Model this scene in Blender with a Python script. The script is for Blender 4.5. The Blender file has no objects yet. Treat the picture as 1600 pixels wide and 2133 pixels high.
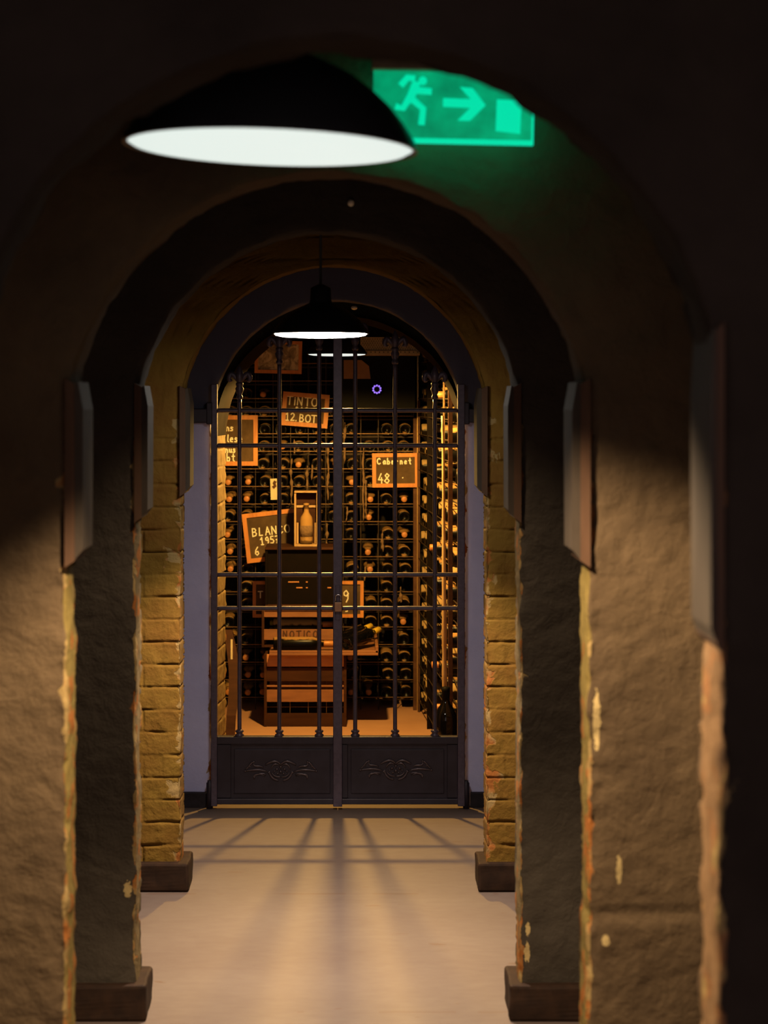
import bpy, bmesh, math, random
from mathutils import Vector, Matrix, noise
random.seed(7)
C = bpy.context.scene.collection
F = 4000.0; VX = 727.0; VY = 826.0; CZ = 1.62      # focal length in px, vanishing point, eye height
def P(px, py, d): return Vector(((px-VX)*d/F, d, CZ+(VY-py)*d/F))

# ------------------------------------------------------------------ camera, world, exposure
sc = bpy.context.scene
cam = bpy.data.cameras.new('camera'); co = bpy.data.objects.new('camera', cam); C.objects.link(co)
co.location = (0, 0, CZ); co.rotation_euler = (math.pi/2, 0, 0)
cam.sensor_fit = 'HORIZONTAL'; cam.sensor_width = 36; cam.lens = F/1600*36
cam.shift_x = (800-VX)/1600; cam.shift_y = -(1066.5-VY)/1600
cam.clip_start = .05; cam.clip_end = 60
cam.dof.use_dof = True; cam.dof.focus_distance = 7.6; cam.dof.aperture_fstop = 6.3
sc.camera = co
w = bpy.data.worlds.new('world'); sc.world = w; w.use_nodes = True
w.node_tree.nodes['Background'].inputs[0].default_value = (1.0, .80, .84, 1)
w.node_tree.nodes['Background'].inputs[1].default_value = .9
sc.view_settings.view_transform = 'Standard'; sc.view_settings.look = 'None'
sc.view_settings.exposure = 0; sc.view_settings.gamma = 1; sc.view_settings.use_curve_mapping = False
# lamp settings: (power, colour, cone degrees, blend)
LAMP_NEAR = (430, (1, .75, .47), 114, .32, 1)
LAMP_MID = (350, (1, .77, .55), 100, .35, 58)
LAMP_CELLAR = (330, (1, .56, .13), 170, .2, 1)

# ------------------------------------------------------------------ tagging helpers
def tag(o, label=None, cat=None, group=None, kind=None):
    if label: o['label'] = label
    if cat: o['category'] = cat
    if group: o['group'] = group
    if kind: o['kind'] = kind
    return o
def thing(name, label, cat, loc=(0, 0, 0), group=None):
    o = bpy.data.objects.new(name, None); C.objects.link(o); o.location = loc
    o.empty_display_size = .05
    return tag(o, label, cat, group)
def obj(name, bm, mats, parent=None, smooth=False):
    me = bpy.data.meshes.new(name)
    bmesh.ops.recalc_face_normals(bm, faces=bm.faces[:])
    bm.to_mesh(me); bm.free()
    for m in (mats if isinstance(mats, (list, tuple)) else [mats]): me.materials.append(m)
    if smooth:
        me.polygons.foreach_set('use_smooth', [True]*len(me.polygons))
    o = bpy.data.objects.new(name, me); C.objects.link(o)
    if parent is not None:
        o.parent = parent
        o.matrix_parent_inverse = Matrix.Identity(4)
    return o
def shift(bm, v):
    bmesh.ops.translate(bm, verts=bm.verts[:], vec=v); return bm

# ------------------------------------------------------------------ shape helpers (all append to a bmesh)
def box(bm, x0, x1, y0, y1, z0, z1, bevel=0, mi=0, rot=None, jitter=0):
    vs = [bm.verts.new((x, y, z)) for x in (x0, x1) for y in (y0, y1) for z in (z0, z1)]
    fs = []
    for q in ((0, 1, 3, 2), (4, 6, 7, 5), (0, 4, 5, 1), (2, 3, 7, 6), (0, 2, 6, 4), (1, 5, 7, 3)):
        f = bm.faces.new([vs[i] for i in q]); f.material_index = mi; fs.append(f)
    if rot is not None:
        c = Vector(((x0+x1)/2, (y0+y1)/2, (z0+z1)/2))
        for v in vs: v.co = rot @ (v.co-c) + c
    if bevel > 0:
        es = list({e for f in fs for e in f.edges})
        r = bmesh.ops.bevel(bm, geom=es, offset=bevel, segments=2, profile=.5, affect='EDGES')
        for f in r['faces']: f.material_index = mi
def tube(bm, pts, rad, n=8, squash=1.0, cap=True, mi=0):
    pts = [Vector(p) for p in pts]
    if not isinstance(rad, (list, tuple)): rad = [rad]*len(pts)
    rings = []
    for i, p in enumerate(pts):
        a = pts[max(0, i-1)]; b = pts[min(len(pts)-1, i+1)]
        t = (b-a).normalized() if (b-a).length > 1e-9 else Vector((0, 0, 1))
        ref = Vector((0, 1, 0)) if abs(t.y) < .9 else Vector((1, 0, 0))
        u = t.cross(ref).normalized(); v = t.cross(u).normalized()
        ring = []
        for k in range(n):
            an = 2*math.pi*k/n
            off = u*math.cos(an)*rad[i] + v*math.sin(an)*rad[i]*squash
            ring.append(bm.verts.new(p+off))
        rings.append(ring)
    for i in range(len(rings)-1):
        for k in range(n):
            f = bm.faces.new((rings[i][k], rings[i][(k+1) % n], rings[i+1][(k+1) % n], rings[i+1][k])); f.material_index = mi
    if cap:
        for r in (rings[0], rings[-1]):
            f = bm.faces.new(r); f.material_index = mi
def lathe(bm, prof, n=20, axis='Z', origin=(0, 0, 0), mi=0, close=False):
    o = Vector(origin); rings = []
    for r, z in prof:
        if r < 1e-6:
            p = {'Z': (0, 0, z), 'Y': (0, z, 0), 'X': (z, 0, 0)}[axis]
            rings.append([bm.verts.new(o+Vector(p))]); continue
        ring = []
        for k in range(n):
            a = 2*math.pi*k/n; c, s = math.cos(a)*r, math.sin(a)*r
            p = {'Z': (c, s, z), 'Y': (c, z, s), 'X': (z, c, s)}[axis]
            ring.append(bm.verts.new(o+Vector(p)))
        rings.append(ring)
    for a, b in zip(rings, rings[1:]):
        for k in range(n):
            k2 = (k+1) % n
            if len(a) == 1 and len(b) == 1: break
            if len(a) == 1: vs = (a[0], b[k2], b[k])
            elif len(b) == 1: vs = (a[k], a[k2], b[0])
            else: vs = (a[k], a[k2], b[k2], b[k])
            f = bm.faces.new(vs); f.material_index = mi
def prism(bm, poly, y0, y1, mi=0):
    """poly: list of (x,z); extruded between y0 and y1"""
    a = [bm.verts.new((x, y0, z)) for x, z in poly]; b = [bm.verts.new((x, y1, z)) for x, z in poly]
    f = [bm.faces.new(a), bm.faces.new(b[::-1])]
    n = len(poly)
    for k in range(n): f.append(bm.faces.new((a[k], b[k], b[(k+1) % n], a[(k+1) % n])))
    for q in f: q.material_index = mi
def bez(p0, p1, p2, p3, n=10):
    out = []
    for i in range(n+1):
        t = i/n; s = 1-t
        out.append(Vector(p0)*s**3 + Vector(p1)*3*s*s*t + Vector(p2)*3*s*t*t + Vector(p3)*t**3)
    return out
G = lambda: bmesh.new()

# ------------------------------------------------------------------ materials
def new_mat(name):
    m = bpy.data.materials.new(name); m.use_nodes = True
    nt = m.node_tree; return m, nt, nt.nodes['Principled BSDF']
def noise_node(nt, scale, detail=6, rough=.6, vec=None, dist=0):
    n = nt.nodes.new('ShaderNodeTexNoise'); n.inputs['Scale'].default_value = scale
    n.inputs['Detail'].default_value = detail; n.inputs['Roughness'].default_value = rough
    n.inputs['Distortion'].default_value = dist
    if vec is None:
        tc = nt.nodes.new('ShaderNodeTexCoord'); vec = tc.outputs['Object']
    nt.links.new(vec, n.inputs['Vector']); return n
def ramp(nt, fac, stops):
    r = nt.nodes.new('ShaderNodeValToRGB'); cr = r.color_ramp
    while len(cr.elements) < len(stops): cr.elements.new(.5)
    for e, (p, c) in zip(cr.elements, stops):
        e.position = p; e.color = c if len(c) == 4 else (*c, 1)
    nt.links.new(fac, r.inputs[0]); return r
def mathn(nt, op, a, b=None, c=None, clamp=False):
    n = nt.nodes.new('ShaderNodeMath'); n.operation = op; n.use_clamp = clamp
    for i, v in enumerate((a, b, c)):
        if v is None: continue
        if isinstance(v, (int, float)): n.inputs[i].default_value = v
        else: nt.links.new(v, n.inputs[i])
    return n.outputs[0]
def mix(nt, fac, a, b, blend='MIX'):
    n = nt.nodes.new('ShaderNodeMix'); n.data_type = 'RGBA'; n.blend_type = blend
    for i, v in ((0, fac), (6, a), (7, b)):
        if isinstance(v, (int, float)): n.inputs[i].default_value = v
        elif isinstance(v, tuple): n.inputs[i].default_value = (*v, 1) if len(v) == 3 else v
        else: nt.links.new(v, n.inputs[i])
    return n.outputs[2]
def bump(nt, bsdf, h, strength=.5, dist=.005):
    b = nt.nodes.new('ShaderNodeBump'); b.inputs['Strength'].default_value = strength
    b.inputs['Distance'].default_value = dist
    nt.links.new(h, b.inputs['Height']); nt.links.new(b.outputs[0], bsdf.inputs['Normal'])
def basic(name, c1, c2=None, scale=12, rough=.6, metal=0, bs=.3, bd=.002, spec=.5, stretch=None):
    m, nt, b = new_mat(name); c2 = c2 or tuple(x*.6 for x in c1)
    vec = None
    if stretch:
        tc = nt.nodes.new('ShaderNodeTexCoord'); mp = nt.nodes.new('ShaderNodeMapping')
        mp.inputs['Scale'].default_value = stretch
        nt.links.new(tc.outputs['Object'], mp.inputs[0]); vec = mp.outputs[0]
    n = noise_node(nt, scale, vec=vec)
    r = ramp(nt, n.outputs[0], [(.3, c2), (.7, c1)])
    nt.links.new(r.outputs[0], b.inputs['Base Color'])
    b.inputs['Roughness'].default_value = rough; b.inputs['Metallic'].default_value = metal
    b.inputs['Specular IOR Level'].default_value = spec
    if bs: bump(nt, b, n.outputs[0], bs, bd)
    return m
def emit(name, col, s):
    m, nt, b = new_mat(name)
    b.inputs['Base Color'].default_value = (*[x*.3 for x in col], 1)
    b.inputs['Emission Color'].default_value = (*col, 1); b.inputs['Emission Strength'].default_value = s
    return m
def plaster(name, base, base2, jamb, chip=(.22, .15, .06), chip2=(.22, .08, .02), bumps=.9, jambmix=1.0, spots=(), upper=None):
    m, nt, b = new_mat(name)
    n1 = noise_node(nt, 5, 8, .65); n2 = noise_node(nt, 38, 8, .62); n3 = noise_node(nt, 14, 5, .5, dist=.6)
    col = ramp(nt, n1.outputs[0], [(.3, base2), (.68, base)]).outputs[0]
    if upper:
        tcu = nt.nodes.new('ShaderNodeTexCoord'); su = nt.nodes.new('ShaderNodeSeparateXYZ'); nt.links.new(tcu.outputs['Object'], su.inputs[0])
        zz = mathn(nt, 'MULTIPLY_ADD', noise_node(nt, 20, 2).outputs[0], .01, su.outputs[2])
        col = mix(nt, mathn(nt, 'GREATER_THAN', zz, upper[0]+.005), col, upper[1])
    at = nt.nodes.new('ShaderNodeAttribute'); at.attribute_name = 'wear'
    sp = nt.nodes.new('ShaderNodeSeparateColor'); nt.links.new(at.outputs['Color'], sp.inputs[0])
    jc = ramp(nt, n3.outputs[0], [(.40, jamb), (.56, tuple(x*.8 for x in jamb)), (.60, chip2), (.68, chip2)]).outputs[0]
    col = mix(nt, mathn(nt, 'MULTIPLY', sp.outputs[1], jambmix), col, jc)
    # worn paint near the corner: cream and orange chips
    k = mathn(nt, 'MULTIPLY_ADD', sp.outputs[0], .34, n3.outputs[0])
    k = mathn(nt, 'MULTIPLY_ADD', n2.outputs[0], .22, k)
    mask = mathn(nt, 'MULTIPLY', mathn(nt, 'SUBTRACT', k, .86), 25, clamp=True)
    mask = mathn(nt, 'MULTIPLY', mask, mathn(nt, 'GREATER_THAN', sp.outputs[0], .18))
    smask = None
    if spots:
        tco = nt.nodes.new('ShaderNodeTexCoord')
        for (p, r, zs_) in spots:
            sub = nt.nodes.new('ShaderNodeVectorMath'); sub.operation = 'SUBTRACT'; nt.links.new(tco.outputs['Object'], sub.inputs[0]); sub.inputs[1].default_value = p
            mu = nt.nodes.new('ShaderNodeVectorMath'); mu.operation = 'MULTIPLY'; nt.links.new(sub.outputs[0], mu.inputs[0]); mu.inputs[1].default_value = (1, .3, zs_)
            ln = nt.nodes.new('ShaderNodeVectorMath'); ln.operation = 'LENGTH'; nt.links.new(mu.outputs[0], ln.inputs[0])
            q = mathn(nt, 'MULTIPLY_ADD', noise_node(nt, 130, 4).outputs[0], r*1.6, ln.outputs['Value'])
            smask = mathn(nt, 'LESS_THAN', q, r*1.75) if smask is None else mathn(nt, 'MAXIMUM', smask, mathn(nt, 'LESS_THAN', q, r*1.75))
    cc = ramp(nt, noise_node(nt, 9, 3).outputs[0], [(.48, chip), (.56, chip2)]).outputs[0]
    col = mix(nt, mask, col, cc)
    if smask is not None: col = mix(nt, smask, col, (.34, .25, .11))
    nt.links.new(col, b.inputs['Base Color'])
    b.inputs['Roughness'].default_value = .8; b.inputs['Specular IOR Level'].default_value = .06
    h = mathn(nt, 'MULTIPLY_ADD', n2.outputs[0], .5, mathn(nt, 'MULTIPLY', n3.outputs[0], 1.0))
    n5 = noise_node(nt, 110, 6, .65)
    h = mathn(nt, 'MULTIPLY_ADD', n5.outputs[0], .22, h)
    h = mathn(nt, 'MULTIPLY_ADD', mask, -.25, h)
    bump(nt, b, h, bumps, .006)
    return m

M = {}
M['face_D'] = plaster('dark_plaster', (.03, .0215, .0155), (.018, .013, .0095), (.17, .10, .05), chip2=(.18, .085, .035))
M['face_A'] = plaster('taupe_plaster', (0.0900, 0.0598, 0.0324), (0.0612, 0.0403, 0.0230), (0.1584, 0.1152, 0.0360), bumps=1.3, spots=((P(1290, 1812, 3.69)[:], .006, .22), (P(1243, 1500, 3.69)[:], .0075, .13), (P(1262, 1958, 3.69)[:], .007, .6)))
M['face_B'] = plaster('grey_plaster', (0.0507, 0.0410, 0.0312), (0.0351, 0.0282, 0.0215), (.12, .085, .04), bumps=1.3, spots=((P(266, 1852, 5)[:], .011, .5), (P(1101, 2076, 5)[:], .011, .8), (P(1098, 1985, 5)[:], .008, .3), (P(1100, 1935, 5)[:], .006, .3)))
M['face_C'] = plaster('gold_brick_paint', (.152, .092, .0165), (.115, .053, .011), (.14, .08, .025), bumps=1.1)
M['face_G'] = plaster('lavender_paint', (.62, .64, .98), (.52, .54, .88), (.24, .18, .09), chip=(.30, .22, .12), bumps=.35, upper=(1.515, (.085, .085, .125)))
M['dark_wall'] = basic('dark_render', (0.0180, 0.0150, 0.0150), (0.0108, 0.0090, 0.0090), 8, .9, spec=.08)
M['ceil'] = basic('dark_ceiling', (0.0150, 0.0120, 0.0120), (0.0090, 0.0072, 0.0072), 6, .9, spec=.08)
M['iron'] = basic('wrought_iron', (.105, .083, .122), (.065, .05, .076), 60, .42, .2, .4, .001)
M['iron_cast'] = basic('cast_ornament_iron', (.17, .13, .14), (.10, .08, .09), 60, .35, .5, .3, .001)
M['iron2'] = basic('panel_iron', (.042, .035, .052), (.025, .019, .028), 14, .5, .3, .3, .001)
M['plinth'] = basic('plinth_paint', (0.0300, 0.0156, 0.0096), (0.0156, 0.0090, 0.0066), 25, .7, spec=.08)
M['skirt'] = basic('skirting_paint', (.035, .03, .036), (.02, .018, .02), 30, .6, spec=.08)
M['wood_o'] = basic('orange_wood', (.62, .25, .05), (.42, .15, .03), 40, .55, stretch=(1, 1, .2))
M['wood_d'] = basic('dark_wood', (.10, .05, .03), (.05, .025, .016), 30, .6, stretch=(.2, 1, 1), spec=.08)
M['wood_c'] = basic('crate_wood', (0.2700, 0.1125, 0.0413), (0.1500, 0.0562, 0.0225), 30, .65, stretch=(.15, 1, 1))
M['wood_r'] = basic('dark_crate_wood', (0.0553, 0.0221, 0.0111), (0.0292, 0.0117, 0.0072), 30, .65, stretch=(.15, 1, 1), spec=.08)
M['wood_p'] = basic('pale_wood', (0.4650, 0.3150, 0.1500), (0.3150, 0.1800, 0.0750), 35, .6, bs=.5, bd=.004, stretch=(1, 1, .15))
M['trim_b'] = basic('trim_brown', (.085, .045, .026), (.05, .027, .016), 25, .7, stretch=(1, 1, .15), spec=.1)
M['trim_w'] = basic('trim_pale', (.055, .042, .031), (.03, .022, .016), 20, .7, spec=.1, stretch=(1, 1, .2))
M['slate'] = basic('slate', (.12, .078, .042), (.055, .036, .02), 9, .85, spec=.08)
M['chalk'] = basic('chalk', (.9, .85, .68), (.75, .7, .5), 80, .9, bs=0)
M['ink'] = basic('burnt_lettering', (.09, .035, .015), (.05, .02, .01), 30, .9, bs=0)
M['shade'] = basic('enamel_black', (.02, .02, .02), (.012, .012, .012), 10, .35)
M['cord'] = basic('cord_black', (.02, .02, .02), None, 10, .7)
M['tagp'] = basic('paper', (.62, .56, .36), (.5, .44, .28), 20, .8, bs=0)
M['crate_black'] = basic('near_black_wood', (0.0048, 0.0024, 0.0018), (0.0027, 0.0015, 0.0012), 30, .7, spec=.08)
M['brownp'] = basic('brown_sheet', (.22, .13, .07), (.16, .09, .05), 10, .8, bs=0)
M['rust'] = basic('rack_wire', (0.3150, 0.1800, 0.0750), (0.1200, 0.0675, 0.0300), 45, .5, .6, .3, .001)
M['wire_dark'] = basic('dark_wire', (.05, .03, .015), (.025, .015, .01), 45, .6, .3, .2, .001)
M['brass'] = basic('brass_strip', (.75, .5, .16), (.55, .35, .1), 60, .35, .7, .2, .001)
M['steel'] = basic('steel', (.6, .6, .62), (.4, .4, .42), 60, .22, 1, 0)
M['padl'] = basic('padlock_brass', (.42, .24, .13), (.3, .16, .09), 60, .4, .6, 0)
M['greymetal'] = basic('perforated_metal', (.30, .25, .16), (.2, .16, .1), 30, .5, .3, 0)
M['black'] = basic('black_plastic', (.004, .004, .0045), (.0025, .0025, .003), 10, .6, bs=0, spec=.06)
M['vault_shade'] = basic('shaded_vault', (.012, .008, .005), (.006, .004, .003), 10, .9, spec=.02)  # near-black vault colour paints in the shade beyond the cellar lamp's cutoff
M['led'] = emit('violet_led', (.30, .16, .95), 1.3)
M['web'] = basic('dusty_web', (0.2160, 0.1320, 0.0660), (0.1200, 0.0720, 0.0360), 70, .95, bs=.6, bd=.003)
M['foil_y'] = basic('yellow_foil', (.85, .6, .06), (.7, .45, .04), 30, .35, .2, 0)
# floor
m, nt, b = new_mat('polished_concrete'); M['floor'] = m
tc = nt.nodes.new('ShaderNodeTexCoord'); mp = nt.nodes.new('ShaderNodeMapping'); mp.inputs['Scale'].default_value = (.7, 1.6, 1)
nt.links.new(tc.outputs['Object'], mp.inputs[0])
n1 = noise_node(nt, 2.2, 7, .6, mp.outputs[0]); n2 = noise_node(nt, 22, 5, .6, mp.outputs[0])
c = ramp(nt, n1.outputs[0], [(.3, (.092, .066, .060)), (.7, (.116, .090, .079))]).outputs[0]
c = mix(nt, .3, c, ramp(nt, n2.outputs[0], [(.35, (.079, .056, .051)), (.65, (.121, .095, .081))]).outputs[0])
sx = nt.nodes.new('ShaderNodeSeparateXYZ'); nt.links.new(tc.outputs['Object'], sx.inputs[0])
wob = mathn(nt, 'MULTIPLY_ADD', noise_node(nt, 9, 3).outputs[0], .012, sx.outputs[1])
lines = None
for yy, ww in ((6.262, .006), (5.06, .004)):
    l = mathn(nt, 'LESS_THAN', mathn(nt, 'ABSOLUTE', mathn(nt, 'SUBTRACT', wob, yy)), ww)
    lines = l if lines is None else mathn(nt, 'MAXIMUM', lines, l)
n4 = noise_node(nt, 5, 2)
lines = mathn(nt, 'MULTIPLY', lines, mathn(nt, 'GREATER_THAN', n4.outputs[0], .52))
mp2 = nt.nodes.new('ShaderNodeMapping'); mp2.inputs['Scale'].default_value = (9, 30, 1); nt.links.new(tc.outputs['Object'], mp2.inputs[0])
nk = noise_node(nt, 1, 1, .5, mp2.outputs[0])
nick = mathn(nt, 'GREATER_THAN', nk.outputs[0], .745)
c = mix(nt, mathn(nt, 'MULTIPLY', mathn(nt, 'MAXIMUM', lines, nick), .6), c, (.08, .04, .025))
nt.links.new(c, b.inputs['Base Color']); b.inputs['Roughness'].default_value = .55; b.inputs['Specular IOR Level'].default_value = .3
bump(nt, b, n2.outputs[0], .08, .002)
# dusty bottle glass: dust lies on the upper side
def bottle_mat(name, glass, dust, amount):
    m, nt, b = new_mat(name)
    ge = nt.nodes.new('ShaderNodeNewGeometry'); sp = nt.nodes.new('ShaderNodeSeparateXYZ'); nt.links.new(ge.outputs['Normal'], sp.inputs[0])
    oi = nt.nodes.new('ShaderNodeObjectInfo')
    n = noise_node(nt, 28, 6, .6)
    k = mathn(nt, 'MULTIPLY_ADD', sp.outputs[2], .8, mathn(nt, 'MULTIPLY', n.outputs[0], .7))
    k = mathn(nt, 'MULTIPLY_ADD', oi.outputs['Random'], .3, k)
    mask = mathn(nt, 'MULTIPLY', mathn(nt, 'SUBTRACT', k, amount), 6, clamp=True)
    nt.links.new(mix(nt, mask, glass, dust), b.inputs['Base Color'])
    r = mathn(nt, 'MULTIPLY_ADD', mask, .5, .32)
    nt.links.new(r, b.inputs['Roughness']); b.inputs['Specular IOR Level'].default_value = .12
    return m
M['bottle'] = bottle_mat('dusty_glass', (.0016, .0014, .001), (.26, .145, .05), .86)
M['bottle2'] = bottle_mat('dusty_glass_pale', (.004, .003, .0016), (.30, .205, .09), .55)
M['bottle3'] = bottle_mat('very_dusty_glass', (.12, .07, .03), (.34, .20, .07), .2)
M['glass_dark'] = basic('dark_glass', (.003, .003, .004), (.002, .002, .003), 5, .06, bs=0, spec=.45)
M['foil'] = basic('copper_foil', (0.4800, 0.2160, 0.0600), (0.3600, 0.1320, 0.0360), 50, .5, .1, 0)
m, nt, b = new_mat('mountain_print'); M['print'] = m
n = noise_node(nt, 16, 8, .65, dist=1.2)
nt.links.new(ramp(nt, n.outputs[0], [(.38, (.10, .075, .04)), (.5, (.25, .2, .11)), (.6, (.55, .47, .3))]).outputs[0], b.inputs['Base Color'])
b.inputs['Roughness'].default_value = .5

# ------------------------------------------------------------------ the arched walls across the corridor
def ns(p, s, seed=0): return noise.noise(Vector((p[0]*s+seed, p[1]*s+seed*1.7, p[2]*s-seed)))
def brick_h(u, z, flip):
    course = math.floor(z/.074); fz = z/.074-course
    wob = noise.noise(Vector((u*9, course*3.1, z*4)))*.06
    dz = min(fz+wob, 1-fz-wob)*.074
    off = .125 if (course+flip) % 2 else .25
    uu = u if u < off else ((u-off) % .25); lim = off if u < off else .25
    du = min(uu if u > off else 9, lim-uu)
    d = min(dz, du)
    g = noise.noise(Vector((u*14+5, z*11, 2.2)))
    deep = .5 + .5*max(-.6, min(1, g*2.6+.25))
    return -.010*deep*math.exp(-(d/.0028)**2) + .0018*noise.noise(Vector((course*7.7, round(u/.12)*3.3, 0)))
def samples(total, fine, step, coarse):
    out = [0]; u = 0
    while u < total-1e-6:
        st = step if u < fine else min(coarse, out[-1]-out[-2]+step*1.2 if len(out) > 1 else coarse)
        u += st
        out.append(min(u, total))
    return out
def arch_wall(name, mat, d0, t, xl, xr, zs, half=1.3, top=2.5, step=.012, fine=.25, brick=False, rough=.004, chip=.012, jt=None):
    bm = G(); L = bm.verts.layers.float_color.new('wear')
    r = (xr-xl)/2; cx = (xl+xr)/2
    nz = int(zs/step); zz = [zs*i/nz for i in range(nz+1)]
    ny = max(4, int(t/step)); yy = [d0+t*i/ny for i in range(ny+1)]
    nth = 72
    def quad(grid):
        for a, b in zip(grid, grid[1:]):
            for k in range(len(a)-1):
                vs = (a[k], a[k+1], b[k+1], b[k])
                bm.faces.new(vs)
    def vert(x, y, z, wear, jam, typ, u):
        v = bm.verts.new((x, y, z)); v[L] = (wear, jam, typ, u); return v
    for side in (-1, 1):
        edge = xl if side < 0 else xr
        U = half+edge if side < 0 else half-edge
        us = samples(U, fine, step, .12)
        quad([[vert(edge+side*u, d0, z, math.exp(-u/(.035 if brick else .013)), 0, 0, u) for u in us] for z in zz])
        jd = [min(y-d0, d0+t-y) for y in yy]
        quad([[vert(edge, y, z, math.exp(-j/.03), 1 if 0 < i < ny or i == ny else 0, 1, j) for i, (y, j) in enumerate(zip(yy, jd))] for z in zz])
        quad([[vert(edge+side*u, d0+t, z, 0, 0, 0, u) for u in (0, U)] for z in zz])
    for seg in range(2):       # spandrels: right half then left half
        edge = xr if seg == 0 else xl; U = half-xr if seg == 0 else half+xl
        us = samples(U, fine, step, .12)
        rows = []; back = []
        for i in range(nth//2+1):
            th = math.pi/2*i/(nth//2)
            dx, dz = math.cos(th), math.sin(th); s = 1 if seg == 0 else -1
            hx = (half-cx) if seg == 0 else (half+cx)
            R = min(hx/max(dx, 1e-6), (top-zs)/max(dz, 1e-6))
            rows.append([vert(cx+s*dx*(r+(R-r)*u/U), d0, zs+dz*(r+(R-r)*u/U), 0, 0, 0, u) for u in us])
            back.append([vert(cx+s*dx*q, d0+t, zs+dz*q, 0, 0, 0, 0) for q in (r, R)])
        quad(rows); quad(back)
        cor = [th0 for th0 in (math.atan2(top-zs, (half-cx) if seg == 0 else (half+cx)),)]
    soff = []
    for i in range(nth+1):
        th = math.pi*i/nth
        soff.append([vert(cx+r*math.cos(th), y, zs+r*math.sin(th), 0, 0, 1, 0) for y in yy])
    quad(soff)
    bmesh.ops.remove_doubles(bm, verts=bm.verts[:], dist=.0008)
    bmesh.ops.recalc_face_normals(bm, faces=bm.faces[:])
    bm.normal_update()
    sd = hash(name) % 7 if False else len(name)
    newco = []
    for v in bm.verts:
        p = v.co; wear, jam, typ, u = v[L]
        nrm = v.normal
        h = rough*(ns(p, 7, sd)+.6*ns(p, 23, sd)) + rough*.5*ns(p, 60, sd)
        if brick and p.z < zs+.6:
            if abs(nrm.y) > .5: h += brick_h(abs(p.x-(xl if p.x < cx else xr)), p.z, 0)
            elif p.z < zs: h += brick_h(p.y-d0, p.z, 1)
        if name == 'wall_arch_near' and p.x > .4:
            h += .004/(1+math.exp(max(-30, min(30, (p.z-.612-.006*ns(p, 12, 1))/.0025))))-.004*math.exp(-((p.z-.628)/.008)**2)
        if p.y < d0+t-.001 or typ > .5:
            g = .5+ns(p, 16, sd+3)+.5*ns(p, 45, sd)
            cc = math.exp(-u/.014) if typ < .5 else math.exp(-min(p.y-d0, d0+t-p.y)/.014)
            h -= chip*max(0, g)*cc
        if name == 'wall_arch_near' and typ < .5 and u < .06 and p.z < 1.3:
            h -= .007*max(0, .25+ns(p, 34, 5)+.6*ns(p, 70, 2))*math.exp(-(u/.032)**2)
        if p.z < .001: nrm = Vector((nrm.x, nrm.y, 0))
        newco.append(p+nrm*h)
    for v, q in zip(bm.verts, newco): v.co = q
    o = obj(name, bm, mat, smooth=True)
    return tag(o, kind='structure')

XL = {'D': -.500, 'A': -.541, 'B': -.554, 'C': -.551}
XR = {'D': .473, 'A': .459, 'B': .444, 'C': .450}
DD = {'D': 2.45, 'A': 3.69, 'B': 5.0, 'C': 6.3}
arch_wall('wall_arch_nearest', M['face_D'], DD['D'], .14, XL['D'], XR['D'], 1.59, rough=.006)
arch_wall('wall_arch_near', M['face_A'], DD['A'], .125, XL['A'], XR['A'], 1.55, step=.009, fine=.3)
arch_wall('wall_arch_middle', M['face_B'], DD['B'], .125, XL['B'], XR['B'], 1.55, step=.01, fine=.22)
arch_wall('wall_arch_far', M['face_C'], DD['C'], .13, XL['C'], XR['C'], 1.55, step=.004, fine=.16, brick=True, rough=.002, chip=.01)
arch_wall('wall_gate', M['face_G'], 7.59, .12, -.543, .452, 1.50, half=1.3, step=.01, fine=.2, rough=.0015, chip=.012)

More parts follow.
